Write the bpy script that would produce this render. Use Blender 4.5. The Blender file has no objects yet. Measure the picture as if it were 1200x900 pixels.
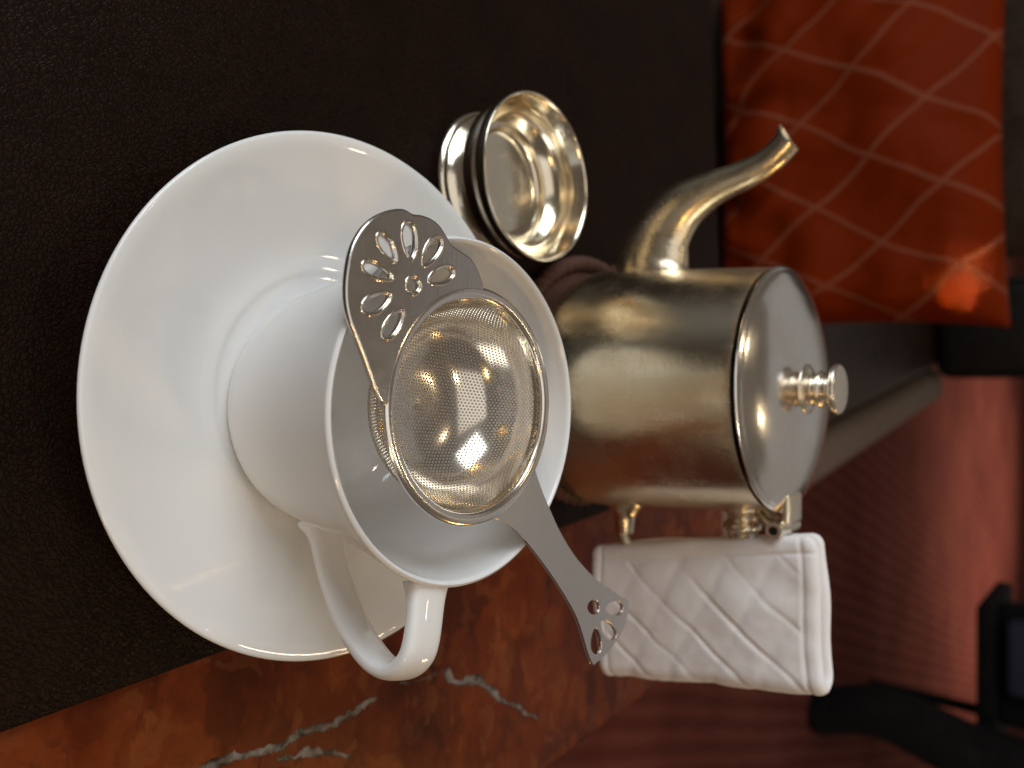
import bpy, bmesh, math, random
from mathutils import Vector, Matrix, noise
random.seed(4)
R = math.radians
PI = math.pi

# ------------------------------------------------------------------ camera
CAM = Vector((0.0, 0.0, 0.216))
PITCH = R(40.0)
FPX = 900.0
S, C_ = math.sin(PITCH), math.cos(PITCH)
scene = bpy.context.scene
col = scene.collection
cd = bpy.data.cameras.new('camera')
cam = bpy.data.objects.new('camera', cd)
col.objects.link(cam)
# the camera was turned on its side: world "up" runs to the right of the picture
ax = Vector((0, S, C_)); ay = Vector((-1, 0, 0)); az = Vector((0, -C_, S))
cam.matrix_world = Matrix(((ax.x, ay.x, az.x, CAM.x), (ax.y, ay.y, az.y, CAM.y),
                           (ax.z, ay.z, az.z, CAM.z), (0, 0, 0, 1)))
cd.sensor_width = 36.0
cd.lens = 27.0
cd.clip_start = 0.01
cd.clip_end = 60.0
cd.dof.use_dof = True
cd.dof.focus_distance = 0.203
cd.dof.aperture_fstop = 10.5
scene.camera = cam

# ------------------------------------------------------------------ light
world = bpy.data.worlds.new('World')
scene.world = world
world.use_nodes = True
bg = world.node_tree.nodes['Background']
bg.inputs[0].default_value = (1.0, 0.82, 0.66, 1)
bg.inputs[1].default_value = 0.10
scene.view_settings.view_transform = 'Standard'
scene.view_settings.look = 'None'
scene.view_settings.exposure = 0.0
scene.view_settings.gamma = 1.0


def area(name, loc, target, sx, sy, power, color):
    ld = bpy.data.lights.new(name, 'AREA')
    ld.shape = 'RECTANGLE'
    ld.size, ld.size_y = sx, sy
    ld.energy, ld.color = power, color
    o = bpy.data.objects.new(name, ld)
    col.objects.link(o)
    o.location = loc
    o.rotation_euler = (Vector(target) - Vector(loc)).to_track_quat('-Z', 'Y').to_euler()
    return o


def spot(name, loc, target, power, color, cone, blend, radius):
    ld = bpy.data.lights.new(name, 'SPOT')
    ld.energy, ld.color = power, color
    ld.spot_size, ld.spot_blend, ld.shadow_soft_size = R(cone), blend, radius
    o = bpy.data.objects.new(name, ld)
    col.objects.link(o)
    o.location = loc
    o.rotation_euler = (Vector(target) - Vector(loc)).to_track_quat('-Z', 'Y').to_euler()
    return o


area('window_light', (-1.42, -0.34, 1.05), (0, 0.2, 0.05), 1.1, 1.1, 23.5, (0.87, 0.94, 1.0))
area('far_window_light', (0.3, 3.6, 1.9), (0, 0.3, 0.1), 4.6, 2.6, 5.8, (0.97, 0.98, 1.0))
area('ceiling_light', (0.20, -0.55, 2.0), (0.05, 0.2, 0.0), 2.0, 2.0, 9.5, (1.0, 0.96, 0.92))
area('wall_lamp', (0.9, -0.9, 0.85), (0, 0.2, 0.05), 0.14, 0.14, 2.6, (1.0, 0.62, 0.22))
area('table_lamp', (1.35, 1.15, 0.75), (0, 0.2, 0.05), 0.16, 0.16, 3.0, (1.0, 0.60, 0.20))
for dl in ((-0.55, 0.95, 2.0), (0.62, 0.35, 1.9), (0.35, 1.7, 2.1)):
    area('ceiling_downlight', dl, (dl[0], dl[1], 0.0), 0.07, 0.07, 1.3, (1.0, 0.80, 0.52))
sb = area('sunbeam_on_cushion', (1.6, 0.1, 1.5), (-0.096, 1.045, 0.068), 0.024, 0.050, 0.055, (1.0, 0.70, 0.55))
sb.data.spread = R(1.3)
spot('sunbeam_on_carpet', (1.6, 7.0, 2.4), (0.9, 6.4, -0.73), 480, (1.0, 0.76, 0.60), 78, 1.0, 0.05)


# ------------------------------------------------------------------ helpers
def px(x, y, z=None, Y=None):
    """photo pixel -> world point on the level plane z, or at the forward distance Y"""
    w, u = x - 600.0, y - 450.0
    d = Vector((u, C_ * FPX + S * w, -S * FPX + C_ * w))
    t = (z - CAM.z) / d.z if z is not None else Y / d.y
    return CAM + d * t


def tag(o, label, cat, group=None):
    o['label'] = label
    o['category'] = cat
    if group:
        o['group'] = group
    return o


def thing(name, label, cat, loc=(0, 0, 0), rz=0.0):
    o = bpy.data.objects.new(name, None)
    o.empty_display_size = 0.02
    col.objects.link(o)
    o.location = loc
    o.rotation_euler = (0, 0, rz)
    return tag(o, label, cat)


def obj(name, me, mat, parent=None, smooth=True, angle=40):
    if isinstance(me, bmesh.types.BMesh):
        bm = me
        bmesh.ops.recalc_face_normals(bm, faces=bm.faces)
        me = bpy.data.meshes.new(name)
        bm.to_mesh(me)
        bm.free()
    me.name = name
    if smooth:
        me.polygons.foreach_set('use_smooth', [True] * len(me.polygons))
        if angle:
            me.set_sharp_from_angle(angle=R(angle))
    o = bpy.data.objects.new(name, me)
    me.materials.clear()
    me.materials.append(mat)
    col.objects.link(o)
    if parent:
        o.parent = parent
    return o


def crom(pts, n):
    """Catmull-Rom through the points, n steps per span"""
    P = [Vector(p) for p in pts]
    out = []
    for i in range(len(P) - 1):
        p0 = P[i - 1] if i else P[0] * 2 - P[1]
        p1, p2 = P[i], P[i + 1]
        p3 = P[i + 2] if i + 2 < len(P) else P[-1] * 2 - P[-2]
        for k in range(n):
            t = k / n
            out.append(0.5 * ((2 * p1) + (p2 - p0) * t + (2 * p0 - 5 * p1 + 4 * p2 - p3) * t * t
                              + (3 * p1 - p0 - 3 * p2 + p3) * t ** 3))
    out.append(P[-1])
    return out


def lathe(bm, prof, seg=96, close=False):
    rings = []
    for p in prof:
        r, z = p[0], p[1]
        if r < 1e-6:
            rings.append([bm.verts.new((0, 0, z))])
        else:
            rings.append([bm.verts.new((r * math.cos(2 * PI * k / seg), r * math.sin(2 * PI * k / seg), z))
                          for k in range(seg)])
    pairs = list(zip(rings, rings[1:]))
    if close:
        pairs.append((rings[-1], rings[0]))
    for a, b in pairs:
        for k in range(seg):
            k2 = (k + 1) % seg
            if len(a) == 1 and len(b) == 1:
                continue
            if len(a) == 1:
                bm.faces.new((a[0], b[k], b[k2]))
            elif len(b) == 1:
                bm.faces.new((a[k], b[0], a[k2]))
            else:
                bm.faces.new((a[k], b[k], b[k2], a[k2]))
    return bm


def spow(c, e):
    return math.copysign(abs(c) ** e, c)


def tube(bm, path, radii, seg=24, up=(0, 1, 0), caps=True, sq=1.0):
    """radii: list of (along side axis, along up axis)"""
    n = len(path)
    rings = []
    U = Vector(up)
    for i, p in enumerate(path):
        t = (path[min(i + 1, n - 1)] - path[max(i - 1, 0)]).normalized()
        u = (U - t * U.dot(t)).normalized()
        s = t.cross(u)
        a, b = radii[i] if isinstance(radii[i], (tuple, list, Vector)) else (radii[i], radii[i])
        rings.append([bm.verts.new(p + s * (a * spow(math.cos(2 * PI * k / seg), sq)) + u * (b * spow(math.sin(2 * PI * k / seg), sq)))
                      for k in range(seg)])
    for a, b in zip(rings, rings[1:]):
        for k in range(seg):
            bm.faces.new((a[k], b[k], b[(k + 1) % seg], a[(k + 1) % seg]))
    if caps:
        bm.faces.new(rings[0][::-1])
        bm.faces.new(rings[-1])
    return rings


def box(bm, lo, hi, bevel=0.0, seg=3):
    g = bmesh.ops.create_cube(bm, size=1.0)
    vs = g['verts']
    lo, hi = Vector(lo), Vector(hi)
    for v in vs:
        v.co = Vector(((lo.x + hi.x) / 2 + v.co.x * (hi.x - lo.x), (lo.y + hi.y) / 2 + v.co.y * (hi.y - lo.y),
                       (lo.z + hi.z) / 2 + v.co.z * (hi.z - lo.z)))
    if bevel:
        es = list({e for v in vs for e in v.link_edges})
        bmesh.ops.bevel(bm, geom=es, offset=bevel, segments=seg, profile=0.5, affect='EDGES')
    return bm


def sstep(a, b, x):
    t = max(0.0, min(1.0, (x - a) / (b - a)))
    return t * t * (3 - 2 * t)


# ------------------------------------------------------------------ materials
class Mat:
    def __init__(s, name):
        s.m = bpy.data.materials.new(name)
        s.m.use_nodes = True
        s.t = s.m.node_tree
        s.b = s.t.nodes['Principled BSDF']

    def n(s, typ, **kw):
        nd = s.t.nodes.new(typ)
        for k, v in kw.items():
            if k.startswith('i_'):
                nd.inputs[k[2:].replace('_', ' ')].default_value = v
            else:
                setattr(nd, k, v)
        return nd

    def l(s, a, b):
        s.t.links.new(a, b)

    def set(s, **kw):
        for k, v in kw.items():
            s.b.inputs[k.replace('_', ' ')].default_value = v
        return s

    def math(s, op, a, b=None, c=None):
        nd = s.n('ShaderNodeMath', operation=op)
        for i, v in enumerate((a, b, c)):
            if v is None:
                continue
            if isinstance(v, (int, float)):
                nd.inputs[i].default_value = v
            else:
                s.l(v, nd.inputs[i])
        return nd.outputs[0]

    def vmath(s, op, a, b=None):
        nd = s.n('ShaderNodeVectorMath', operation=op)
        for i, v in enumerate((a, b)):
            if v is None:
                continue
            if isinstance(v, (tuple, Vector)):
                nd.inputs[i].default_value = v
            else:
                s.l(v, nd.inputs[i])
        return nd.outputs['Value'] if op in ('LENGTH', 'DOT_PRODUCT', 'DISTANCE') else nd.outputs[0]

    def coord(s, out='Object'):
        return s.n('ShaderNodeTexCoord').outputs[out]

    def noise(s, vec, scale, detail=4, rough=0.55, out='Fac'):
        nd = s.n('ShaderNodeTexNoise')
        nd.inputs['Scale'].default_value = scale
        nd.inputs['Detail'].default_value = detail
        nd.inputs['Roughness'].default_value = rough
        s.l(vec, nd.inputs['Vector'])
        return nd.outputs[out]

    def ramp(s, fac, stops, interp='LINEAR'):
        nd = s.n('ShaderNodeValToRGB')
        nd.color_ramp.interpolation = interp
        el = nd.color_ramp.elements
        while len(el) < len(stops):
            el.new(0.5)
        for e, (p, c) in zip(el, stops):
            e.position = p
            e.color = (c, c, c, 1) if isinstance(c, (int, float)) else (*c, 1)
        s.l(fac, nd.inputs[0])
        return nd.outputs[0]

    def mix(s, fac, a, b):
        nd = s.n('ShaderNodeMix', data_type='RGBA')
        for i, v in ((0, fac), (6, a), (7, b)):
            if isinstance(v, (int, float)):
                nd.inputs[i].default_value = v
            elif isinstance(v, tuple):
                nd.inputs[i].default_value = (*v, 1)
            else:
                s.l(v, nd.inputs[i])
        return nd.outputs[2]

    def maprange(s, v, a, b, c, d):
        nd = s.n('ShaderNodeMapRange')
        s.l(v, nd.inputs[0])
        for i, k in enumerate((a, b, c, d)):
            nd.inputs[i + 1].default_value = k
        return nd.outputs[0]

    def bump(s, h, strength, dist, prev=None):
        nd = s.n('ShaderNodeBump')
        nd.inputs['Strength'].default_value = strength
        nd.inputs['Distance'].default_value = dist
        s.l(h, nd.inputs['Height'])
        if prev:
            s.l(prev, nd.inputs['Normal'])
        return nd.outputs[0]

    def color(s, sock):
        s.l(sock, s.b.inputs['Base Color'])

    def rough(s, sock):
        s.l(sock, s.b.inputs['Roughness'])

    def normal(s, sock):
        s.l(sock, s.b.inputs['Normal'])


def m_porcelain():
    m = Mat('porcelain')
    m.set(Base_Color=(0.80, 0.795, 0.785, 1), Roughness=0.10, IOR=1.5)
    m.set(Subsurface_Weight=0.12, Subsurface_Scale=0.004)
    m.b.inputs['Subsurface Radius'].default_value = (1.0, 0.6, 0.35)
    c = m.coord()
    n = m.noise(c, 9, 2)
    m.rough(m.maprange(n, 0.3, 0.7, 0.035, 0.075))
    m.normal(m.bump(m.noise(c, 26, 1), 0.05, 0.0015))
    return m.m


def m_silver(name, colr, r0, r1, scratches=0.0, dent=0.0, bloom=1.0, patch=False):
    m = Mat(name)
    m.set(Base_Color=(*colr, 1), Metallic=1.0)
    c = m.coord()
    n1 = m.noise(c, 38, 6, 0.65)
    n2 = m.noise(c, 240, 3, 0.6)
    # tarnish bloom
    m.color(m.mix(m.ramp(n1, [(0.38, 0.0), (0.72, bloom)]), colr, tuple(v * k for v, k in zip(colr, (0.92, 0.87, 0.78)))))
    f = m.math('ADD', m.math('MULTIPLY', n1, 0.7), m.math('MULTIPLY', n2, 0.3))
    if patch:
        pn = m.ramp(m.noise(c, 17, 4, 0.6), [(0.42, 0.0), (0.60, 1.0)])
    rg = m.maprange(f, 0.35, 0.68, r0, r1)
    if patch:
        rg = m.math('ADD', rg, m.math('MULTIPLY', pn, 0.10))
    m.rough(rg)
    nor = None
    if dent:
        nor = m.bump(m.noise(c, 55, 2, 0.5), 0.35, dent)
    if scratches:
        # long hair scratches in three directions
        h = None
        for i, (sc, rot) in enumerate((((700, 700, 26), (0.3, 0.2, 0)), ((30, 800, 800), (0, 0.5, 0.4)), ((620, 40, 620), (0.5, 0, 0.9)))):
            mp = m.n('ShaderNodeMapping')
            mp.inputs['Scale'].default_value = sc
            mp.inputs['Rotation'].default_value = rot
            m.l(c, mp.inputs['Vector'])
            w = m.ramp(m.noise(mp.outputs[0], 1.0, 2, 0.5), [(0.60, 0.0), (0.68, 1.0)])
            h = w if h is None else m.math('ADD', h, w)
        if patch:
            h = m.math('MULTIPLY', h, m.maprange(pn, 0, 1, 0.25, 1.6))
        nor = m.bump(h, scratches, 0.0003, nor)
    if nor:
        m.normal(nor)
    return m.m


def m_leather(name, dark, light, rough=0.42, scale=420, strength=0.55, spec=0.3, dist=0.0006):
    m = Mat(name)
    m.set(Roughness=rough, Specular_IOR_Level=spec)
    c = m.coord()
    warp = m.n('ShaderNodeMix', data_type='VECTOR')
    nz = m.n('ShaderNodeTexNoise')
    nz.inputs['Scale'].default_value = scale * 0.25
    m.l(c, nz.inputs['Vector'])
    vv = m.vmath('ADD', c, m.vmath('SCALE', nz.outputs['Color']))
    sc = vv.node.inputs[1].links[0].from_node
    sc.inputs['Scale'].default_value = 0.004
    v = m.n('ShaderNodeTexVoronoi', feature='DISTANCE_TO_EDGE')
    v.inputs['Scale'].default_value = scale
    m.l(vv, v.inputs['Vector'])
    cell = m.ramp(v.outputs['Distance'], [(0.0, 0.0), (0.22, 1.0)])
    big = m.noise(c, 30, 4)
    m.color(m.mix(m.math('MULTIPLY', cell, m.maprange(big, 0.3, 0.7, 0.35, 1.0)), dark, light))
    m.rough(m.maprange(big, 0.3, 0.7, rough - 0.05, rough + 0.1))
    fine = m.noise(c, scale * 2.2, 3)
    m.normal(m.bump(m.math('ADD', cell, m.math('MULTIPLY', fine, 0.5)), strength, dist))
    return m.m


def m_marble(segs):
    m = Mat('red_marble')
    c = m.coord()
    n1 = m.noise(c, 9, 7, 0.62)
    mp = m.n('ShaderNodeMapping')
    mp.inputs['Scale'].default_value = (1.0, 1.5, 1)
    mp.inputs['Rotation'].default_value = (0, 0, 0.5)
    m.l(c, mp.inputs['Vector'])
    n2 = m.noise(mp.outputs[0], 26, 6, 0.6)
    f = m.math('ADD', m.math('MULTIPLY', n1, 0.5), m.math('MULTIPLY', n2, 0.5))
    base = m.ramp(f, [(0.34, (0.045, 0.007, 0.002)), (0.46, (0.110, 0.018, 0.004)),
                      (0.57, (0.165, 0.031, 0.006)), (0.72, (0.24, 0.068, 0.018))])
    # broken-up patches at two sizes
    nz = m.n('ShaderNodeTexNoise')
    nz.inputs['Scale'].default_value = 45
    nz.inputs['Detail'].default_value = 6
    m.l(mp.outputs[0], nz.inputs['Vector'])
    dv = m.n('ShaderNodeVectorMath', operation='SCALE')
    dv.inputs['Scale'].default_value = 0.045
    m.l(nz.outputs['Color'], dv.inputs[0])
    wq = m.vmath('ADD', mp.outputs[0], dv.outputs[0])
    for sc_, c0, c1, amt in ((38, (0.035, 0.006, 0.002), (0.20, 0.046, 0.010), 0.5), (110, (0.050, 0.010, 0.004), (0.22, 0.072, 0.022), 0.34)):
        v = m.n('ShaderNodeTexVoronoi', feature='SMOOTH_F1')
        v.inputs['Scale'].default_value = sc_
        v.inputs['Smoothness'].default_value = 0.35
        m.l(wq, v.inputs['Vector'])
        sp_ = m.n('ShaderNodeSeparateColor')
        m.l(v.outputs['Color'], sp_.inputs[0])
        base = m.mix(m.ramp(sp_.outputs[0], [(0.12, amt), (0.38, 0.0)]), base, c0)
        base = m.mix(m.ramp(sp_.outputs[1], [(0.64, 0.0), (0.92, amt)]), base, c1)
    fine = m.noise(wq, 150, 6, 0.7)
    base = m.mix(m.ramp(fine, [(0.52, 0.0), (0.75, 0.5)]), base, (0.055, 0.012, 0.006))
    # hairline cracks
    v2 = m.n('ShaderNodeTexVoronoi', feature='DISTANCE_TO_EDGE')
    v2.inputs['Scale'].default_value = 17
    dv2 = m.n('ShaderNodeVectorMath', operation='SCALE')
    dv2.inputs['Scale'].default_value = 0.07
    m.l(m.noise(c, 30, 5, 0.6, 'Color'), dv2.inputs[0])
    m.l(m.vmath('ADD', c, dv2.outputs[0]), v2.inputs['Vector'])
    cr = m.math('MULTIPLY', m.ramp(v2.outputs['Distance'], [(0.0, 1.0), (0.035, 0.0)]),
                m.ramp(m.noise(c, 14, 3), [(0.45, 0.0), (0.62, 0.85)]))
    base = m.mix(cr, base, (0.022, 0.006, 0.004))
    # quartz veins, each along its own wavering line
    q = c
    for sc_, amp in ((55, 0.010), (230, 0.0042)):
        dv3 = m.n('ShaderNodeVectorMath', operation='SCALE')
        dv3.inputs['Scale'].default_value = amp
        m.l(m.vmath('SUBTRACT', m.noise(c, sc_, 4, 0.6, 'Color'), (0.5, 0.5, 0.5)), dv3.inputs[0])
        q = m.vmath('ADD', q, dv3.outputs[0])
    sep = m.n('ShaderNodeSeparateXYZ')
    m.l(q, sep.inputs[0])
    swell = m.maprange(m.noise(c, 110, 3), 0.3, 0.7, 0.45, 1.35)
    vein = None
    for (ax_, ay_), (bx_, by_), w, gain in segs:
        dx, dy = bx_ - ax_, by_ - ay_
        L2 = dx * dx + dy * dy
        rx = m.math('SUBTRACT', sep.outputs[0], ax_)
        ry = m.math('SUBTRACT', sep.outputs[1], ay_)
        t = m.math('ADD', m.math('MULTIPLY', rx, dx / L2), m.math('MULTIPLY', ry, dy / L2))
        t.node.use_clamp = True
        ex = m.math('SUBTRACT', rx, m.math('MULTIPLY', t, dx))
        ey = m.math('SUBTRACT', ry, m.math('MULTIPLY', t, dy))
        d = m.math('SQRT', m.math('ADD', m.math('MULTIPLY', ex, ex), m.math('MULTIPLY', ey, ey)))
        d = m.math('DIVIDE', d, swell)
        k = m.math('MULTIPLY', m.maprange(d, w * 0.30, w * 1.25, 1.0, 0.0), gain)
        vein = k if vein is None else m.math('MAXIMUM', vein, k)
    nv = m.math('ADD', m.math('MULTIPLY', m.noise(c, 130, 6, 0.65), 0.75), m.math('MULTIPLY', vein, 0.12))
    vc = m.ramp(nv, [(0.32, (0.010, 0.008, 0.007)), (0.40, (0.060, 0.050, 0.043)), (0.47, (0.14, 0.12, 0.105)), (0.60, (0.26, 0.235, 0.22))])
    m.color(m.mix(m.ramp(vein, [(0.18, 0.0), (0.42, 1.0)]), base, vc))
    m.rough(m.maprange(n2, 0.3, 0.7, 0.30, 0.42))
    m.set(IOR=1.45, Specular_IOR_Level=0.14)
    return m.m


def m_cloth_white():
    m = Mat('white_quilted_cotton')
    m.set(Base_Color=(0.74, 0.70, 0.69, 1), Roughness=0.92)
    m.set(Sheen_Weight=0.25)
    c = m.coord('UV')
    w1 = m.n('ShaderNodeTexWave', wave_type='BANDS', bands_direction='X')
    w2 = m.n('ShaderNodeTexWave', wave_type='BANDS', bands_direction='Y')
    for w in (w1, w2):
        w.inputs['Scale'].default_value = 520
        m.l(c, w.inputs['Vector'])
    h = m.math('ADD', w1.outputs['Fac'], w2.outputs['Fac'])
    n = m.noise(c, 60, 5, 0.6)
    m.color(m.mix(m.ramp(n, [(0.3, 0.0), (0.75, 1.0)]), (0.90, 0.875, 0.88), (0.86, 0.82, 0.82)))
    b = m.bump(h, 0.35, 0.0002)
    m.normal(m.bump(m.noise(c, 170, 4, 0.6), 0.3, 0.0005, b))
    return m.m


def m_cushion():
    m = Mat('rust_satin_with_lattice')
    m.set(Specular_IOR_Level=0.03)
    uv = m.n('ShaderNodeSeparateXYZ')
    wv = m.n('ShaderNodeVectorMath', operation='SCALE')
    wv.inputs['Scale'].default_value = 0.045
    m.l(m.vmath('SUBTRACT', m.noise(m.coord('UV'), 6.0, 2, 0.4, 'Color'), (0.5, 0.5, 0.5)), wv.inputs[0])
    m.l(m.vmath('ADD', m.coord('UV'), wv.outputs[0]), uv.inputs[0])
    u, v = uv.outputs[0], uv.outputs[1]

    def fam(ku, kv, period, off, half):
        a = m.math('ADD', m.math('ADD', m.math('MULTIPLY', u, ku), m.math('MULTIPLY', v, kv)), off)
        fr = m.math('ABSOLUTE', m.math('SUBTRACT', m.math('FRACT', m.math('DIVIDE', a, period)), 0.5))
        return m.maprange(fr, half / period * 0.85, half / period * 1.15, 1.0, 0.0)
    la = fam(1.0, 0.93, 0.125, 0.008, 0.0037)
    lb = fam(1.0, -0.55, 0.100, 0.0395, 0.0032)
    st = m.math('MAXIMUM', la, lb)
    n = m.noise(m.coord('UV'), 7, 4)
    base = m.mix(n, (0.120, 0.0112, 0.0009), (0.165, 0.0175, 0.0016))
    m.color(m.mix(m.math('MULTIPLY', st, 0.80), base, (0.20, 0.058, 0.030)))
    m.rough(m.maprange(st, 0, 1, 0.55, 0.75))
    m.normal(m.bump(m.noise(m.coord('UV'), 500, 2), 0.15, 0.0005, m.bump(st, 0.5, 0.0015)))
    return m.m


def m_carpet():
    m = Mat('red_woven_carpet')
    m.set(Roughness=0.95, Specular_IOR_Level=0.1)
    c = m.coord()
    mp = m.n('ShaderNodeMapping')
    mp.inputs['Rotation'].default_value = (0, 0, 1.9)
    m.l(c, mp.inputs['Vector'])
    w = m.n('ShaderNodeTexWave', wave_type='BANDS', bands_direction='Y')
    w.inputs['Scale'].default_value = 5.0
    w.inputs['Distortion'].default_value = 1.5
    w.inputs['Detail'].default_value = 3
    m.l(mp.outputs[0], w.inputs['Vector'])
    n = m.noise(c, 2.2, 5)
    n2 = m.noise(c, 90, 3)
    f = m.math('ADD', m.math('MULTIPLY', w.outputs['Fac'], 0.2), m.math('ADD', m.math('MULTIPLY', n, 0.6), m.math('MULTIPLY', n2, 0.2)))
    m.color(m.ramp(f, [(0.25, (0.095, 0.026, 0.019)), (0.5, (0.16, 0.044, 0.033)), (0.8, (0.25, 0.08, 0.06))]))
    m.normal(m.bump(n2, 0.4, 0.004))
    return m.m


def m_simple(name, colr, rough, vary=0.25, scale=20, bump=0.0, metallic=0.0):
    m = Mat(name)
    m.set(Roughness=rough, Metallic=metallic)
    c = m.coord()
    n = m.noise(c, scale, 5)
    m.color(m.mix(n, tuple(k * (1 - vary) for k in colr), tuple(k * (1 + vary) for k in colr)))
    m.rough(m.maprange(n, 0.3, 0.7, rough * 0.85, min(1, rough * 1.15)))
    if bump:
        m.normal(m.bump(m.noise(c, scale * 8, 4), 0.4, bump))
    return m.m


PORCELAIN = m_porcelain()
SILVER_POT = m_silver('worn_silver_plate', (0.89, 0.775, 0.58), 0.19, 0.30, 0.16, 0.0, 1.0, True)
SILVER_LID = m_silver('polished_lid_silver', (0.89, 0.86, 0.83), 0.15, 0.22, 0.03, 0.0)
SILVER_BOWL = m_silver('bright_silver', (0.86, 0.79, 0.66), 0.11, 0.19, 0.05, 0.0)
SILVER_SATIN = m_silver('satin_steel', (0.72, 0.69, 0.665), 0.19, 0.25, 0.03, 0.0005, 0.4)
SILVER_SOFT = m_silver('soft_silver', (0.85, 0.78, 0.66), 0.24, 0.34, 0.0, 0.0)
SILVER_MESH = m_silver('perforated_silver', (0.86, 0.79, 0.69), 0.13, 0.19, 0.0, 0.0)
MAT_LEATHER = m_leather('dark_brown_leather', (0.0050, 0.0021, 0.0011), (0.0185, 0.0080, 0.0042), 0.38, 720, 0.40, 0.085, 0.0003)
SEAT_LEATHER = m_leather('seat_leather', (0.020, 0.010, 0.006), (0.045, 0.024, 0.016), 0.40, 120, 0.3)
TAUPE = m_leather('taupe_leather', (0.15, 0.105, 0.076), (0.25, 0.18, 0.13), 0.45, 120, 0.3)
BLACK = m_leather('black_leather', (0.006, 0.0055, 0.006), (0.014, 0.012, 0.012), 0.42, 100, 0.3)
COTTON = m_cloth_white()
CUSHION = m_cushion()
CARPET = m_carpet()
WICKER = m_simple('red_brown_cord', (0.085, 0.032, 0.018), 0.7, 0.4, 260, 0.0005)
SLATE = m_simple('slate_blue_cloth', (0.032, 0.042, 0.075), 0.6, 0.3, 14, 0.001)
BLACKCLOTH = m_simple('black_cloth', (0.0015, 0.0016, 0.0024), 0.95, 0.3, 20, 0.001)
DARKPINE = m_simple('dark_pin', (0.05, 0.045, 0.04), 0.4, 0.2, 200, 0.0, 1.0)
WOOD = m_simple('dark_wood', (0.04, 0.02, 0.012), 0.4, 0.3, 20, 0.0)

# ------------------------------------------------------------------ setting
FLOOR_Z = -0.73
bm = bmesh.new()
vs = [bm.verts.new(p) for p in ((-4, -1.5, FLOOR_Z), (6, -1.5, FLOOR_Z), (6, 14, FLOOR_Z), (-4, 14, FLOOR_Z))]
bm.faces.new(vs)
o = obj('carpet_floor', bm, CARPET, smooth=False)
o['kind'] = 'structure'

# table, turned a little against the view
TROT = R(4.2)
TR, TF = 0.201, 0.467          # its right and far edge in its own frame
ct, st_ = math.cos(TROT), math.sin(TROT)


def to_table(p):
    return (p.x * ct + p.y * st_, -p.x * st_ + p.y * ct)


def tseg(a, b, w, g):
    return (to_table(px(*a, z=0)), to_table(px(*b, z=0)), w * 0.82, g)


veins = [tseg((225, 905), (330, 872), 0.0026, 0.95), tseg((330, 872), (438, 822), 0.0019, 0.95),
         tseg((330, 885), (412, 879), 0.0017, 0.85), tseg((525, 790), (560, 800), 0.0026, 0.95),
         tseg((560, 800), (590, 822), 0.0019, 0.9), tseg((590, 822), (628, 842), 0.0013, 0.7),
         tseg((470, 800), (525, 788), 0.0006, 0.5)]
table = thing('tea_table', 'rust red veined marble table under the tea service', 'table', (0, 0, FLOOR_Z), TROT)
MARBLE = m_marble(veins)
bm = bmesh.new()
box(bm, (-0.95, -0.55, -0.03), (TR, TF, 0.0), 0.006, 3)
o = obj('tabletop', bm, MARBLE, table, angle=50)
o.location.z = -FLOOR_Z
bm = bmesh.new()
box(bm, (-0.45, -0.12, 0.02), (-0.30, 0.03, -FLOOR_Z - 0.03), 0.01)
obj('column', bm, WOOD, table)
bm = bmesh.new()
box(bm, (-0.65, -0.32, 0.0), (-0.10, 0.23, 0.02), 0.006)
obj('base', bm, WOOD, table)

# leather mat on the table
MAT_T = 0.003
MU, MV = 0.0885, 0.463
bm = bmesh.new()
box(bm, (-0.60, -0.34, 0.0002), (MU, MV, MAT_T), 0.0010, 3)
mat_o = obj('place_mat', bm, MAT_LEATHER)
mat_o.rotation_euler.z = TROT
tag(mat_o, 'dark brown grained leather place mat lying on the red marble', 'place mat')

# bench along the far left with a cushion standing on it
SEAT_Z = -0.285
bd = Vector((-0.1345, 1.0, 0)).normalized()        # its front edge runs away like this
bn = Vector((bd.y, -bd.x, 0))                      # outwards
p_edge = px(945, 590, z=SEAT_Z)
p_start = p_edge - bd * 0.75
bench = thing('bench', 'dark leather bench with a taupe rolled front edge behind the table', 'bench',
              (p_start.x, p_start.y, FLOOR_Z), math.atan2(-bd.x, bd.y))
# local frame: y along the front edge, x outwards
H = SEAT_Z - FLOOR_Z
bm = bmesh.new()
box(bm, (-1.0, 0.0, H - 0.13), (-0.115, 2.0, H), 0.03, 4)
obj('seat_cushion', bm, SEAT_LEATHER, bench)
bm = bmesh.new()
box(bm, (-0.105, 0.0, H - 0.14), (0.0, 2.05, H - 0.012), 0.035, 5)
obj('front_roll', bm, TAUPE, bench)
bm = bmesh.new()
box(bm, (-0.98, 0.01, 0.0), (-0.03, 2.0, H - 0.142), 0.006)
obj('plinth', bm, BLACK, bench)
bm = bmesh.new()
box(bm, (-0.37, 1.84, H + 0.002), (-0.09, 2.3, H + 0.36), 0.04, 4)
obj('arm', bm, BLACK, bench)
bm = bmesh.new()
box(bm, (-1.0, 0.62, H + 0.002), (-0.42, 0.76, H + 0.60), 0.03, 4)
obj('backrest', bm, SEAT_LEATHER, bench)

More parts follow.
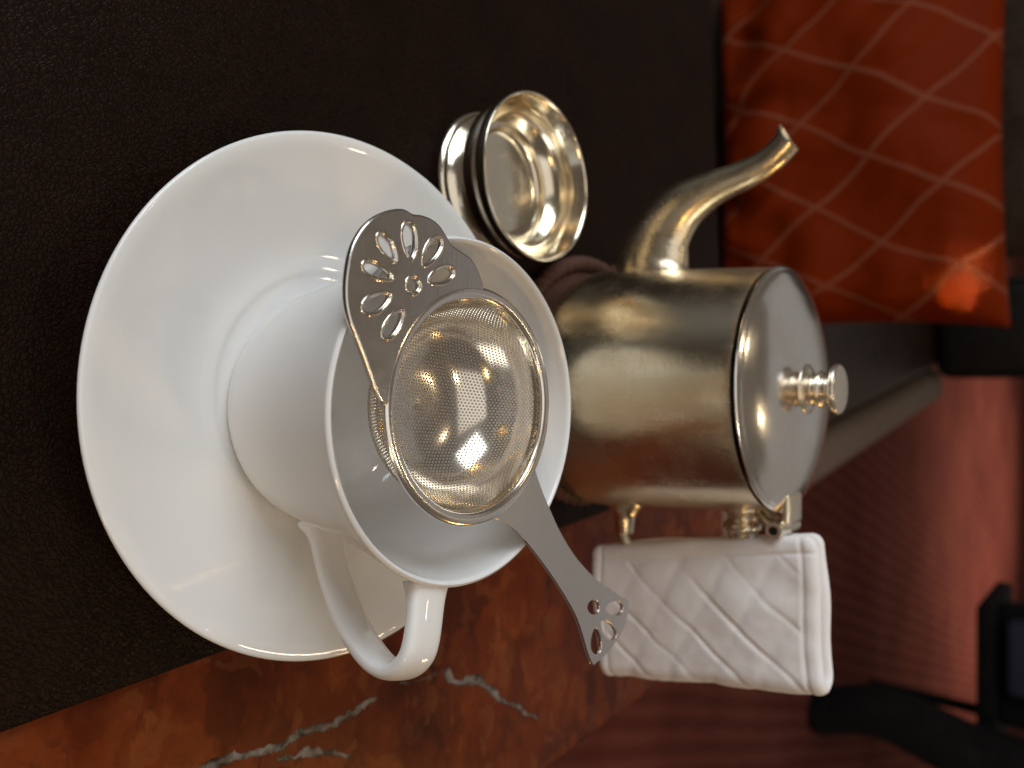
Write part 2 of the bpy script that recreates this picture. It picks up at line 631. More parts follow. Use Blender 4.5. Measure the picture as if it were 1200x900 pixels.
# cushion
def cushion(w, h, t, nu=90, nv=76):
    bm = bmesh.new()
    uvl = bm.loops.layers.uv.new('UVMap')
    F, B, uvs = {}, {}, {}
    for i in range(nu + 1):
        for j in range(nv + 1):
            a, b = 2 * i / nu - 1, 2 * j / nv - 1
            # sides pulled in between the corners
            x = a * w / 2 * (1 - 0.055 * (1 - b * b) * abs(a) ** 3)
            z = b * h / 2 * (1 - 0.05 * (1 - a * a) * abs(b) ** 3)
            th = t / 2 * (max(0, 1 - a ** 4) * max(0, 1 - b ** 4)) ** 0.5
            wr = 0.016 * noise.noise(Vector((a * 2.3, b * 2.1, 1.7))) + 0.009 * (0.5 - abs(noise.noise(Vector((a * 4.5 + b, b * 2.6, 3)))))
            # gathers running in from the lower edge and the right side
            g = 0.022 * math.sin(15 * a + 3 * b + 2.5 * noise.noise(Vector((a * 3, b * 3, 0)))) * max(0, -b - 0.15) * (1 - a * a)
            g += 0.016 * math.sin(13 * b + 2 * a) * max(0, abs(a) - 0.45)
            edge = min(1, 6 * (1 - abs(a))) * min(1, 6 * (1 - abs(b)))
            y = -th + (wr + g) * edge
            F[i, j] = bm.verts.new((x, y, z))
            if 0 < i < nu and 0 < j < nv:
                B[i, j] = bm.verts.new((x, th, z))
            else:
                B[i, j] = F[i, j]
            uvs[F[i, j]] = (a * w / 2, b * h / 2)
            uvs[B[i, j]] = (a * w / 2, b * h / 2)
    for i in range(nu):
        for j in range(nv):
            for G, rev in ((F, False), (B, True)):
                q = [G[i, j], G[i + 1, j], G[i + 1, j + 1], G[i, j + 1]]
                if rev:
                    q = q[::-1]
                try:
                    f = bm.faces.new(q)
                except ValueError:
                    continue
                for lp in f.loops:
                    lp[uvl].uv = uvs[lp.vert]
    return bm


CW, CH = 0.50, 0.362
pil = obj('cushion', cushion(CW, CH, 0.13), CUSHION, angle=0)
pil.location = (-0.069 - CW / 2, 1.09, SEAT_Z + CH / 2 + 0.004)
pil.rotation_euler = (R(-7), 0, 0)
tag(pil, 'rust red satin cushion with pale diamond lattice lines standing on the bench', 'cushion')

# dark chair across the carpet
cc = px(1160, 740, Y=3.2)
chair = thing('armchair', 'black armchair with slate blue back standing on the carpet', 'armchair', (1.0, 3.2, FLOOR_Z))
ofs = Vector((1.0, 3.2, FLOOR_Z))
path = [px(948, 838, Y=2.82), px(985, 832, Y=2.83), px(1030, 834, Y=2.85), px(1075, 852, Y=2.9), px(1130, 880, Y=2.97), px(1200, 905, Y=3.05), px(1300, 930, Y=3.2)]
path = crom([p - ofs for p in path], 8)
rad = [0.075 + 0.04 * i / (len(path) - 1) for i in range(len(path))]
rad[0] = 0.045
rad[1] = 0.066
bm = bmesh.new()
tube(bm, path, rad, 20, up=(0, 1, 0))
obj('arm', bm, BLACKCLOTH, chair, angle=60)
bm = bmesh.new()
s0 = px(1166, 712, Y=3.15) - ofs
s1 = px(1166, 830, Y=3.15) - ofs
box(bm, (s0.x, -0.05, s0.z - 0.06), (s1.x + 0.20, 0.40, s0.z), 0.02)
obj('seat', bm, BLACKCLOTH, chair)
bm = bmesh.new()
box(bm, (s0.x + 0.035, -0.075, s0.z + 0.03), (s0.x + 0.30, 0.02, s0.z + 0.62), 0.03, 4)
obj('cushion_panel', bm, SLATE, chair)
bm = bmesh.new()
box(bm, (s0.x, 0.022, s0.z + 0.002), (s0.x + 0.44, 0.10, s0.z + 0.68), 0.02)
obj('backrest', bm, BLACKCLOTH, chair)
for lx, ly in ((s1.x + 0.16, 0.34), (s1.x + 0.16, 0.04)):
    bm = bmesh.new()
    box(bm, (lx - 0.018, ly - 0.018, 0.0), (lx + 0.018, ly + 0.018, s0.z - 0.061), 0.004)
    obj('leg', bm, BLACKCLOTH, chair)

# ------------------------------------------------------------------ saucer and cup
SAU = Vector((0.0035, 0.1520, MAT_T))
prof = [(0.0, 0.004), (0.028, 0.004), (0.0285, 0.0004), (0.0315, 0.0004), (0.0325, 0.0040)]
prof += [tuple(p)[:2] for p in crom([(0.036, 0.0052, 0), (0.046, 0.0076, 0), (0.058, 0.0118, 0), (0.070, 0.0166, 0), (0.0768, 0.0193, 0)], 6)]
prof += [(0.0775, 0.0200), (0.0776, 0.0207), (0.0772, 0.0212), (0.0765, 0.0213)]
prof += [tuple(p)[:2] for p in crom([(0.0740, 0.0205, 0), (0.066, 0.0172, 0), (0.056, 0.0132, 0), (0.049, 0.0104, 0), (0.0450, 0.0092, 0), (0.0425, 0.0088, 0), (0.0400, 0.0084, 0), (0.0380, 0.0077, 0), (0.0360, 0.0074, 0)], 5)]
prof += [(0.030, 0.0073), (0.0, 0.0073)]
bm = bmesh.new()
lathe(bm, [(p[0] if p[0] < 0.045 else p[0] + 0.0026 * (p[0] - 0.045) / 0.0325, p[1]) for p in prof], 160)
o = obj('saucer', bm, PORCELAIN, angle=50)
o.location = SAU
tag(o, 'round white porcelain saucer under the teacup on the leather mat', 'saucer')

CUP = Vector((0.0072, 0.1505, MAT_T + 0.0076))
RIM_Z = 0.075 - CUP.z
cup = thing('teacup', 'white porcelain teacup with a side handle standing on the saucer', 'teacup', CUP)
out = [tuple(p)[:2] for p in crom([(0.0345, 0.0018, 0), (0.0362, 0.006, 0), (0.0376, 0.014, 0), (0.0398, 0.030, 0), (0.0426, 0.047, 0), (0.0458, RIM_Z - 0.004, 0), (0.0466, RIM_Z - 0.0006, 0)], 6)]
inn = [tuple(p)[:2] for p in crom([(0.0448, RIM_Z - 0.0007, 0), (0.0438, RIM_Z - 0.005, 0), (0.0404, 0.047, 0), (0.0376, 0.030, 0), (0.0345, 0.014, 0), (0.0290, 0.0072, 0), (0.018, 0.0050, 0), (0.0, 0.0048, 0)], 6)]
prof = [(0.0, 0.0018), (0.0305, 0.0018), (0.0310, 0.0), (0.0335, 0.0)] + out + [(0.0464, RIM_Z), (0.0457, RIM_Z + 0.0004), (0.0451, RIM_Z)] + inn
bm = bmesh.new()
lathe(bm, prof, 160)
obj('bowl', bm, PORCELAIN, cup, angle=55)
# handle: a flattened strap in the upright plane at this azimuth
AZ = R(-15)
hd = Vector((math.cos(AZ), math.sin(AZ), 0))
hpts = [(0.0360, 0.0125), (0.0420, 0.0168), (0.0510, 0.0240), (0.0615, 0.0350), (0.0682, 0.0470), (0.0690, 0.0560), (0.0640, 0.0615), (0.0550, 0.0618), (0.0460, 0.0600)]
path = crom([hd * r + Vector((0, 0, z)) for r, z in hpts], 8)
nn = len(path)
rad = []
for i in range(nn):
    t = i / (nn - 1)
    flare = max(0, 1 - t / 0.14) ** 2 * 0.0028 + max(0, 1 - (1 - t) / 0.12) ** 2 * 0.0014
    rad.append((0.0024 + flare, 0.0058 + flare * 0.9))
bm = bmesh.new()
side = hd.cross(Vector((0, 0, 1)))
tube(bm, path, rad, 32, up=side, sq=0.72)
obj('handle', bm, PORCELAIN, cup, angle=0)

# ------------------------------------------------------------------ strainer across the cup
SZ = 0.0768
STR = Vector((0.0057, 0.1497, SZ))
RR = 0.0308
strainer = thing('tea_strainer', 'silver tea strainer with pierced wing and long handle laid across the cup', 'tea strainer', STR)
# rolled rim
bm = bmesh.new()
prof = []
for k in range(14):
    a = 2 * PI * k / 14
    prof.append((RR - 0.0008 + 0.0018 * math.cos(a), 0.0009 + 0.0010 * math.sin(a)))
lathe(bm, prof, 128, close=True)
obj('rim', bm, SILVER_LID, strainer, angle=0)
# perforated bowl: flat hexagonal lattice drawn down into the bowl
bp = crom([(0.0, -0.0225, 0), (0.010, -0.0219, 0), (0.0175, -0.0196, 0), (0.0232, -0.0150, 0), (0.0266, -0.0085, 0), (0.0279, -0.0025, 0), (0.0285, 0.0006, 0)], 10)
arc = [0.0]
for a, b in zip(bp, bp[1:]):
    arc.append(arc[-1] + (b - a).length)
SL = arc[-1]


def bowl_pt(s):
    s = min(s, SL)
    for i in range(len(arc) - 1):
        if s <= arc[i + 1]:
            t = (s - arc[i]) / (arc[i + 1] - arc[i])
            return bp[i].lerp(bp[i + 1], t)
    return bp[-1]


LUT = [bowl_pt(SL * i / 400) for i in range(401)]


def drawn(x, y):
    s = math.hypot(x, y)
    q = min(400.0, s / SL * 400)
    i = min(399, int(q))
    p = LUT[i].lerp(LUT[i + 1], q - i)
    if s < 1e-9:
        return (0, 0, p.y)
    return (x / s * p.x, y / s * p.x, p.y)


PITCHH = 0.00112
HOLE = 0.00038
verts, faces, key = [], [], {}


def vid(x, y):
    k = (round(x * 1e6 / 4), round(y * 1e6 / 4))
    if k not in key:
        key[k] = len(verts)
        verts.append(drawn(x, y))
    return key[k]


row = PITCHH * math.sqrt(3) / 2
nr = int(SL / row) + 1
hexr = PITCHH / math.sqrt(3)
rotl = R(24)
cr_, sr_ = math.cos(rotl), math.sin(rotl)
LIM = SL - 0.0008
for j in range(-nr, nr + 1):
    for i in range(-nr - 2, nr + 3):
        cx = (i + 0.5 * (j % 2)) * PITCHH
        cy = j * row
        if math.hypot(cx, cy) > LIM:
            continue
        ring_o, ring_i = [], []
        for k in range(6):
            a0 = PI / 6 + k * PI / 3
            a1 = a0 + PI / 3
            x0, y0 = cx + hexr * math.cos(a0), cy + hexr * math.sin(a0)
            x1, y1 = cx + hexr * math.cos(a1), cy + hexr * math.sin(a1)
            for (xx, yy) in ((x0, y0), ((x0 + x1) / 2, (y0 + y1) / 2)):
                ring_o.append(vid(xx * cr_ - yy * sr_, xx * sr_ + yy * cr_))
        for k in range(12):
            a = PI / 6 + k * PI / 6
            xx, yy = cx + HOLE * math.cos(a), cy + HOLE * math.sin(a)
            verts.append(drawn(xx * cr_ - yy * sr_, xx * sr_ + yy * cr_))
            ring_i.append(len(verts) - 1)
        for k in range(12):
            k2 = (k + 1) % 12
            faces.append((ring_o[k], ring_o[k2], ring_i[k2], ring_i[k]))
me = bpy.data.meshes.new('perforated_bowl')
me.from_pydata(verts, [], faces)
me.update()
o = obj('perforated_bowl', me, SILVER_MESH, strainer, angle=0)
sm = o.modifiers.new('thickness', 'SOLIDIFY')
sm.thickness = 0.00025
sm.offset = 0
dg = bpy.context.evaluated_depsgraph_get()
me2 = bpy.data.meshes.new_from_object(o.evaluated_get(dg))
o.modifiers.clear()
o.data = me2
bpy.data.meshes.remove(me)
me2.name = 'perforated_bowl'
me2.set_sharp_from_angle(angle=R(45))
# plain collar joining bowl and rim
bm = bmesh.new()
lathe(bm, [(0.0278, -0.0014), (0.0286, 0.0005), (0.0296, 0.0010), (0.0296, 0.0004), (0.0290, -0.0002), (0.0282, -0.0016)], 128, close=True)
obj('collar', bm, SILVER_BOWL, strainer)


def plate(name, outline, holes, mat, parent, z, thick, bev):
    cu = bpy.data.curves.new(name, 'CURVE')
    cu.dimensions = '2D'
    cu.fill_mode = 'BOTH'
    cu.extrude = thick / 2 - bev
    cu.bevel_depth = bev
    cu.bevel_resolution = 2
    for pts in [outline] + holes:
        sp = cu.splines.new('POLY')
        sp.points.add(len(pts) - 1)
        for q, p in zip(sp.points, pts):
            q.co = (p[0], p[1], 0, 1)
        sp.use_cyclic_u = True
    tmp = bpy.data.objects.new('tmp', cu)
    col.objects.link(tmp)
    dg = bpy.context.evaluated_depsgraph_get()
    me = bpy.data.meshes.new_from_object(tmp.evaluated_get(dg))
    bpy.data.objects.remove(tmp)
    bpy.data.curves.remove(cu)
    o = obj(name, me, mat, parent, angle=35)
    o.location.z = z
    return o


def loc_px(x, y):
    p = px(x, y, z=SZ + 0.001) - STR
    return Vector((p.x, p.y, 0))


def closed_crom(pts, n):
    P = [Vector(p) for p in pts]
    k = len(P)
    ext = [P[-1]] + P + [P[0], P[1]]
    out = []
    for i in range(1, k + 1):
        p0, p1, p2, p3 = ext[i - 1], ext[i], ext[i + 1], ext[i + 2] if i + 2 < len(ext) else ext[-1]
        for s in range(n):
            t = s / n
            out.append(0.5 * ((2 * p1) + (p2 - p0) * t + (2 * p0 - 5 * p1 + 4 * p2 - p3) * t * t + (3 * p1 - p0 - 3 * p2 + p3) * t ** 3))
    return out


def petal(tip, tail, width, n=18, blunt=0.62):
    """teardrop hole between two pixels; fat end towards the tip"""
    a, b = Vector((*tip, 0)), Vector((*tail, 0))
    d = b - a
    L = d.length
    d = d / L
    s = Vector((-d.y, d.x, 0))
    out = []
    for k in range(n):
        th = 2 * PI * k / n
        u = 0.5 - 0.5 * math.cos(th)
        w = math.sin(th) * (1 - (1 - blunt) * u)
        q = a + d * (u * (L + 6) - 3) + s * (w * (width + 7.5) / 2)
        out.append(loc_px(q.x, q.y))
    return out


def ring_arc(a_px, b_px, r, n=12):
    a, b = loc_px(*a_px), loc_px(*b_px)
    t0, t1 = math.atan2(a.y, a.x), math.atan2(b.y, b.x)
    while t1 - t0 > PI:
        t1 -= 2 * PI
    while t1 - t0 < -PI:
        t1 += 2 * PI
    return [Vector((r * math.cos(t0 + (t1 - t0) * k / n), r * math.sin(t0 + (t1 - t0) * k / n), 0)) for k in range(n + 1)]


wing_px = [(447, 472), (440, 456), (432, 433), (421, 403), (409, 372), (405, 345), (407, 315), (413, 290), (424, 270), (438, 257), (455, 249.5),
           (471, 248), (483, 254), (492, 255), (503, 259), (512, 266), (519, 276), (526, 288), (538, 297), (549, 305), (557, 317), (563, 335)]
wing_o = [Vector((p.x, p.y, 0)) for p in crom([loc_px(*p) for p in wing_px], 4)]
wing_o += ring_arc(wing_px[-1], wing_px[0], RR - 0.0004)
holes = [petal((444, 277), (460, 304), 11), petal((476, 264), (480, 301), 13), petal((512, 281), (496, 309), 13),
         petal((527, 318), (503, 329), 15), petal((426, 311), (455, 325), 14), petal((426, 363), (453, 347), 17),
         petal((450, 394), (468, 366), 13), petal((477, 335), (488, 334), 13, 10, 1.0)]
wing_holes = holes
wing = plate('wing', wing_o, holes, SILVER_SATIN, strainer, 0.0009, 0.0017, 0.0006)
han_px = [(622, 540), (632, 570), (643, 597), (656, 625), (675, 655), (700, 681), (722, 696), (735.5, 704)]
han_px2 = [(734, 722), (728, 739), (718, 755), (707, 768), (694, 779)]
han_px3 = [(688, 766), (682, 745), (674, 722), (662, 700), (644, 672), (620, 640), (600, 618), (574, 604)]
han_o = []
for seg_ in (han_px, [han_px[-1]] + han_px2, [han_px2[-1]] + han_px3):
    q = [Vector((p.x, p.y, 0)) for p in crom([loc_px(*p) for p in seg_], 4)]
    han_o += q if not han_o else q[1:]
han_o += ring_arc(han_px3[-1], han_px[0], RR - 0.0004)
hh = [petal((694.5, 705), (694, 718), 8, 14, 1.0), petal((726, 712), (711, 713), 15), petal((717, 747), (706, 728), 11),
      petal((697.5, 765), (697, 738), 9)]
plate('handle', han_o, hh, SILVER_SATIN, strainer, 0.0009, 0.0012, 0.0003)

def hole_rims(parent_o, hs, rad_):
    for pts in hs:
        cen = sum(pts, Vector()) / len(pts)
        loop = [p + (p - cen).normalized() * 0.0003 + Vector((0, 0, 0.0006)) for p in pts]
        n = len(loop)
        bm = bmesh.new()
        rgs = []
        for i, p in enumerate(loop):
            t = (loop[(i + 1) % n] - loop[i - 1]).normalized()
            sd = t.cross(Vector((0, 0, 1)))
            rgs.append([bm.verts.new(p + sd * (rad_ * math.cos(2 * PI * k / 8)) + Vector((0, 0, rad_ * math.sin(2 * PI * k / 8)))) for k in range(8)])
        for i in range(n):
            a, b = rgs[i], rgs[(i + 1) % n]
            for k in range(8):
                bm.faces.new((a[k], b[k], b[(k + 1) % 8], a[(k + 1) % 8]))
        obj('pressed_rim', bm, SILVER_BOWL, parent_o, angle=0)


hole_rims(wing, wing_holes, 0.00042)

# ------------------------------------------------------------------ drip bowl
DB = Vector((-0.0815, 0.239, MAT_T))
drip = thing('drip_bowl', 'small shiny silver drip bowl on a flared foot beside the saucer', 'bowl', DB)
drip.scale = (0.955, 0.955, 1.0)
RB, ZB = 0.0340, 0.0270
foot = [(0.0235, 0.0040), (0.0275, 0.0038), (0.0300, 0.0004), (0.0318, 0.0004), (0.0322, 0.0014), (0.0316, 0.0024)]
foot += [tuple(p)[:2] for p in crom([(0.0306, 0.0028, 0), (0.0302, 0.0040, 0), (0.0280, 0.0058, 0), (0.0262, 0.0080, 0), (0.0258, 0.0102, 0)], 5)]
foot += [(0.0235, 0.0102)]
bm = bmesh.new()
lathe(bm, foot, 128, close=True)
obj('foot', bm, SILVER_BOWL, drip, angle=50)
bo = [tuple(p)[:2] for p in crom([(0.0240, 0.0104, 0), (0.0290, 0.0112, 0), (0.0322, 0.0140, 0), (0.0330, 0.0180, 0), (0.0322, 0.0205, 0)], 6)]
bo += [(0.0330, 0.0212), (0.0342, 0.0225)] + [tuple(p)[:2] for p in crom([(0.0346, 0.0245, 0), (0.0346, 0.0262, 0), (0.0342, 0.0270, 0), (0.0335, 0.0268, 0)], 4)]
bi = [tuple(p)[:2] for p in crom([(0.0330, 0.0256, 0), (0.0320, 0.0232, 0), (0.0311, 0.0208, 0), (0.0308, 0.0180, 0), (0.0292, 0.0140, 0), (0.0252, 0.0100, 0), (0.0205, 0.0074, 0), (0.010, 0.0063, 0), (0.0, 0.0061, 0)], 7)]
bm = bmesh.new()
lathe(bm, [(0.0, 0.0050), (0.0205, 0.0052), (0.0228, 0.0072)] + bo + bi, 128)
obj('bowl', bm, SILVER_BOWL, drip, angle=50)

# ------------------------------------------------------------------ coaster
TP = Vector((0.0020, 0.305, MAT_T))
coaster = thing('coaster', 'round red brown corded coaster under the teapot', 'coaster', TP + Vector((-0.0035, 0, 0)))
bm = bmesh.new()
lathe(bm, [(0, 0.0003), (0.051, 0.0003), (0.052, 0.001), (0.052, 0.0045), (0.051, 0.005), (0, 0.005)], 64)
obj('pad', bm, WICKER, coaster)
bm = bmesh.new()
nt = 420
rings = []
for i in range(nt):
    a = 2 * PI * i / nt
    c = Vector((0.0555 * math.cos(a), 0.0555 * math.sin(a), 0.0042))
    e = Vector((math.cos(a), math.sin(a), 0))
    rg = []
    for k in range(14):
        b = 2 * PI * k / 14
        rr_ = 0.0036 * (1 + 0.16 * math.cos(2 * b + 62 * a) * 1.0)
        rg.append(bm.verts.new(c + e * (rr_ * math.cos(b)) + Vector((0, 0, rr_ * math.sin(b)))))
    rings.append(rg)
for i in range(nt):
    a, b = rings[i], rings[(i + 1) % nt]
    for k in range(14):
        bm.faces.new((a[k], b[k], b[(k + 1) % 14], a[(k + 1) % 14]))
obj('cord_edge', bm, WICKER, coaster, angle=0)

# ------------------------------------------------------------------ teapot
POTZ = MAT_T + 0.0052
pot = thing('teapot', 'tarnished silver cylindrical teapot with long spout and flat hinged lid', 'teapot', (TP.x, TP.y, POTZ))
TOP = 0.0925
prof = [(0.0, 0.0006), (0.044, 0.0006), (0.0465, 0.0)]
prof += [tuple(p)[:2] for p in crom([(0.0485, 0.0012, 0), (0.0510, 0.0042, 0), (0.0532, 0.0090, 0), (0.0538, 0.0150, 0), (0.0528, 0.032, 0), (0.0513, 0.055, 0), (0.0497, 0.078, 0), (0.0486, TOP - 0.001, 0)], 6)]
prof += [(0.0484, TOP), (0.0472, TOP), (0.0470, TOP - 0.002), (0.0455, TOP - 0.0022), (0.0455, TOP - 0.012), (0.0, TOP - 0.012)]
bm = bmesh.new()
lathe(bm, prof, 160)
obj('body', bm, SILVER_POT, pot, angle=40)
# lid
LZ = TOP + 0.0016
lid = bpy.data.objects.new('lid_tmp', None)
bpy.data.objects.remove(lid)
prof = [(0.0, -0.0040), (0.0430, -0.0040), (0.0440, -0.0003), (0.0480, 0.0000), (0.0488, 0.0003), (0.0489, 0.0008), (0.0484, 0.0012)]
prof += [tuple(p)[:2] for p in crom([(0.0475, 0.0015, 0), (0.0445, 0.0030, 0), (0.0380, 0.0054, 0), (0.029, 0.0074, 0), (0.017, 0.0087, 0), (0.0, 0.0092, 0)], 7)]
bm = bmesh.new()
lathe(bm, prof, 160)
lid = obj('lid', bm, SILVER_LID, pot, angle=40)
lid.location.z = LZ
kn = [(0.0, 0.0), (0.0095, 0.0)] + [tuple(p)[:2] for p in crom([(0.0094, 0.0008, 0), (0.0078, 0.0022, 0), (0.0060, 0.0034, 0), (0.0052, 0.0048, 0), (0.0056, 0.0058, 0)], 5)]
kn += [tuple(p)[:2] for p in crom([(0.0064, 0.0062, 0), (0.0070, 0.0076, 0), (0.0064, 0.0090, 0)], 5)]
kn += [tuple(p)[:2] for p in crom([(0.0056, 0.0094, 0), (0.0053, 0.0112, 0), (0.0060, 0.0128, 0), (0.0080, 0.0137, 0), (0.0092, 0.0147, 0), (0.0094, 0.0160, 0), (0.0089, 0.0170, 0), (0.0072, 0.0176, 0), (0.0, 0.0180, 0)], 5)]
bm = bmesh.new()
lathe(bm, kn, 64)
knob = obj('knob', bm, SILVER_SOFT, lid, angle=60)
knob.location.z = 0.0086
knob.scale = (1.04, 1.04, 0.75)
# spout
ofs = Vector((TP.x, TP.y, POTZ))
sp_px = [(758, 345), (762, 320), (767, 297), (778, 270), (800, 243), (836, 221), (877, 203), (905, 185), (924, 165)]
srad = [58, 53, 45.5, 37, 30, 22.5, 18.0, 16.5, 16.5]
path = [px(x, y, Y=TP.y) - ofs for x, y in sp_px]
path[0].x += 0.006
pk = 0.335 / 900
path = crom(path, 7)
rr = [p.x for p in crom([(r * pk * (0.90 if i > 4 else 1.0), 0, 0) for i, r in enumerate(srad)], 7)]
rad = [(a, a * (0.66 if a > 0.014 else 0.66 + 0.34 * (0.014 - a) / 0.009)) for a in rr]
bm = bmesh.new()
rings = tube(bm, path, rad, 32, up=(0, 1, 0), caps=False)
tdir = (path[-1] - path[-3]).normalized()
# drawn-out lip at the tip, then an inner wall
cen = path[-1]
outs = Vector((-1, 0, 0.0))
last = rings[-1]
for v in last:
    d = (v.co - cen)
    k = max(0.0, d.normalized().dot((outs - tdir * outs.dot(tdir)).normalized()))
    v.co += (outs * 0.0026 + Vector((0, 0, -0.0004))) * k ** 3 + tdir * 0.0010 * k
prev = last
for dep, sc in ((0.0003, 0.84), (-0.003, 0.72), (-0.006, 0.55)):
    new = [bm.verts.new(cen + (v.co - cen) * sc + tdir * dep) for v in last]
    for k in range(32):
        bm.faces.new((prev[k], new[k], new[(k + 1) % 32], prev[(k + 1) % 32]))
    prev = new
bm.faces.new(prev)
obj('spout', bm, SILVER_POT, pot, angle=60)
# seam collar where the spout meets the body
# handle with its two mounts
bm = bmesh.new()
hp = [(0.0515, 0.020), (0.0545, 0.0195), (0.0600, 0.018), (0.0680, 0.0185), (0.0790, 0.027), (0.0840, 0.045), (0.0815, 0.063), (0.0750, 0.0745), (0.0660, 0.0765), (0.0600, 0.0765)]
path = crom([Vector((x, 0, z)) for x, z in hp], 6)
rad = []
for i in range(len(path)):
    t = i / (len(path) - 1)
    rad.append(0.0026)
tube(bm, path, rad, 20, up=(0, 1, 0))
obj('handle', bm, SILVER_BOWL, pot, angle=60)
for pr, zz, xx in (([(0.0092, 0.0, 0), (0.0090, 0.0022, 0), (0.0070, 0.0034, 0), (0.0058, 0.0050, 0), (0.0060, 0.0066, 0), (0.0074, 0.0078, 0), (0.0076, 0.0096, 0), (0.0064, 0.0112, 0), (0.0056, 0.0140, 0)], 0.0765, 0.0478),
                   ([(0.0098, 0.0, 0), (0.0088, 0.0020, 0), (0.0068, 0.0044, 0), (0.0050, 0.0072, 0), (0.0042, 0.0110, 0), (0.0038, 0.0150, 0)], 0.0200, 0.0515)):
    bm = bmesh.new()
    q = [tuple(p)[:2] for p in crom(pr, 5)]
    lathe(bm, [(0.0, 0.0)] + q + [(0.0, q[-1][1])], 40)
    o = obj('handle_socket', bm, SILVER_SOFT, pot, angle=60)
    o.rotation_euler = (0, R(90), 0)
    o.location = (xx, 0, zz)
# hinge
bm = bmesh.new()
box(bm, (0.0405, -0.0082, 0.0006), (0.0535, 0.0068, 0.0048), 0.0019, 5)
obj('hinge_leaf', bm, SILVER_SOFT, lid, angle=50)
bm = bmesh.new()
tube(bm, [Vector((0.0550, -0.0115, LZ - 0.0002)), Vector((0.0550, 0.0095, LZ - 0.0002))], [0.0032, 0.0032], 28, up=(0, 0, 1))
kb = obj('hinge_knuckle', bm, SILVER_SOFT, pot, angle=40)
bm = bmesh.new()
tube(bm, [Vector((0.0550, -0.0121, LZ - 0.0002)), Vector((0.0550, -0.0112, LZ - 0.0002))], [0.0017, 0.0017], 16, up=(0, 0, 1))
obj('hinge_pin', bm, DARKPINE, kb, angle=40)
bm = bmesh.new()
tube(bm, [Vector((0.0475, 0, TOP - 0.012)), Vector((0.0510, 0, TOP - 0.0065)), Vector((0.0550, 0, TOP - 0.0002))], [(0.0012, 0.004), (0.0018, 0.0065), (0.0022, 0.0085)], 24, up=(0, 1, 0), sq=0.5)
obj('hinge_bracket', bm, SILVER_SOFT, pot, angle=60)

# ------------------------------------------------------------------ quilted handle sleeve
W_F, R_F, H_S = 0.0535, 0.0048, 0.1025
LU = 2 * W_F + PI * R_F


def sleeve_p(u):
    """U-shaped section: front layer, fold, back layer (x out, y depth)"""
    if u < W_F:
        return Vector((u, -R_F, 0)), Vector((0, -1, 0))
    if u < W_F + PI * R_F:
        a = -PI / 2 + (u - W_F) / R_F
        n = Vector((math.cos(a), math.sin(a), 0))
        return Vector((W_F, 0, 0)) + n * R_F, n
    return Vector((W_F - (u - W_F - PI * R_F), R_F, 0)), Vector((0, 1, 0))


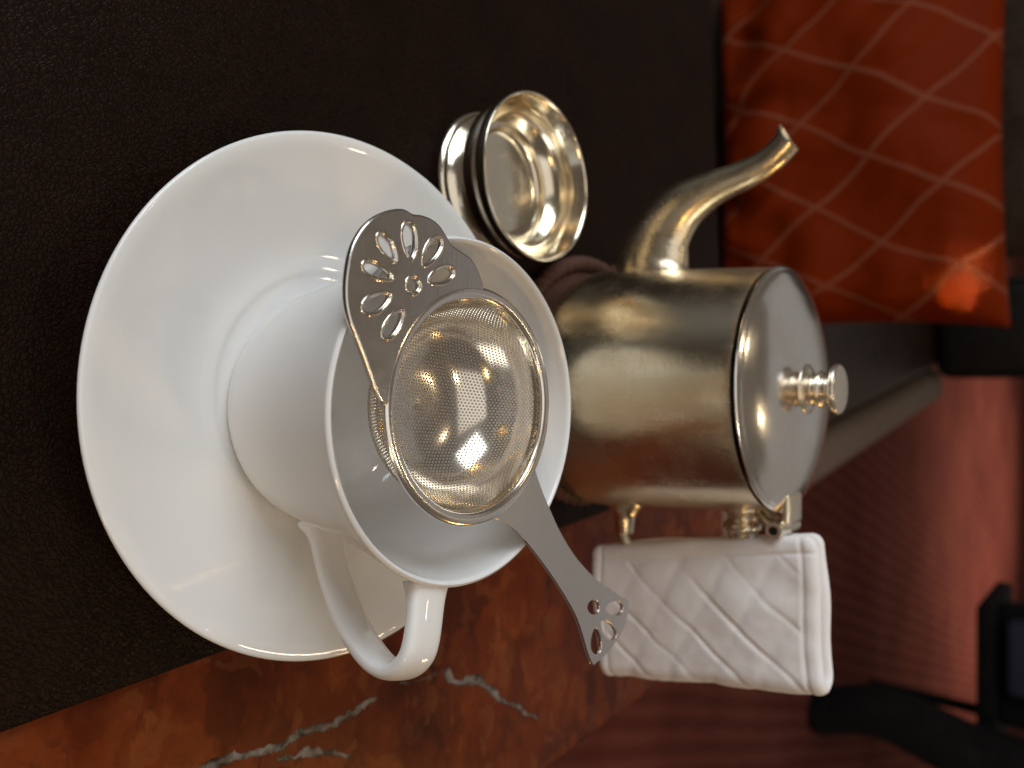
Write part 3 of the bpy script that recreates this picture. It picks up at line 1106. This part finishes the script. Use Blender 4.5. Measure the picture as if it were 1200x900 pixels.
def quilt(u, v):
    """loft of the padding: low along the stitched diagonals and the border seam"""
    eu = min(u, LU - u)
    ev = min(v, H_S - v)
    e = min(eu, ev)
    def groove(d, w):
        return math.exp(-(d / w) ** 2)
    h = 1.0
    inside = sstep(0.006, 0.0085, e)
    p1 = 0.0158
    a = (u * 0.6 + v * 1.0 + 0.0012 * noise.noise(Vector((u * 70, v * 70, 0)))) / 1.28
    d1 = abs(a / p1 - math.floor(a / p1) - 0.5) * p1
    b = (u * 1.0 - v * 0.95 + 0.0015 * noise.noise(Vector((u * 60, v * 60, 4)))) / 1.38
    d2 = abs(b / (p1 * 1.0) - math.floor(b / p1) - 0.5) * p1
    h -= inside * 0.12 * groove(d1, 0.0022)
    h -= inside * 0.30 * groove(d2, 0.0010) * (0.6 + 0.8 * noise.noise(Vector((u * 40, v * 40, 11))))
    h -= 0.26 * groove(ev - 0.0058, 0.0008) + 0.20 * groove(eu - 0.0065, 0.0008)
    h += 0.22 * noise.noise(Vector((u * 95, v * 80, 2))) + 0.05 * noise.noise(Vector((u * 220, v * 200, 5)))
    h += 0.10 * noise.noise(Vector((u * 60, v * 45, 8)))
    return h


bm = bmesh.new()
uvl = bm.loops.layers.uv.new('UVMap')
NU, NV = 200, 150
T0 = 0.0026
Go, Gi, uvs = {}, {}, {}
for i in range(NU + 1):
    u = LU * i / NU
    p, n = sleeve_p(u)
    for j in range(NV + 1):
        v = H_S * j / NV
        e = min(min(u, LU - u), min(v, H_S - v))
        ru, rv = max(0.0, 0.0045 - min(u, LU - u)), max(0.0, 0.0045 - min(v, H_S - v))
        fu = fv = 0.0
        if ru > 0 and rv > 0:
            q_ = 1 - max(ru, rv) / math.hypot(ru, rv)
            fu = ru * q_ * (1 if p.y < 0 or u > W_F else -1)
            fv = rv * q_ * (1 if v < H_S / 2 else -1)
        rnd = math.sqrt(max(0.0, 1 - (1 - min(1, e / 0.0035)) ** 2))
        wob = 1.6 * Vector((0.0012 * noise.noise(Vector((v * 30, 3, u * 20))), 0.0016 * noise.noise(Vector((u * 26, v * 22, 9))), 0.0010 * noise.noise(Vector((u * 35, 7, v * 8)))))
        base = p + Vector((-0.09 * v + fu, 0, v + fv)) + wob
        h = T0 * quilt(u, v) * rnd
        ho = base + n * h
        Go[i, j] = bm.verts.new(ho)
        uvs[Go[i, j]] = (u, v)
        if 0 < i < NU and 0 < j < NV:
            Gi[i, j] = bm.verts.new(base - n * (T0 * 0.7 * rnd))
            uvs[Gi[i, j]] = (u, v)
        else:
            Gi[i, j] = Go[i, j]
for i in range(NU):
    for j in range(NV):
        for G, rev in ((Go, False), (Gi, True)):
            q = [G[i, j], G[i + 1, j], G[i + 1, j + 1], G[i, j + 1]]
            if rev:
                q = q[::-1]
            try:
                f = bm.faces.new(q)
            except ValueError:
                continue
            for lp in f.loops:
                lp[uvl].uv = uvs[lp.vert]
sl = obj('handle_sleeve', bm, COTTON, angle=0)
sl.location = (TP.x + 0.0730, TP.y - 0.002, 0.0150)
sl.rotation_euler = (0, R(-4.5), R(-2))
tag(sl, 'white quilted cotton handle sleeve folded over the handle of the silver teapot', 'handle sleeve')
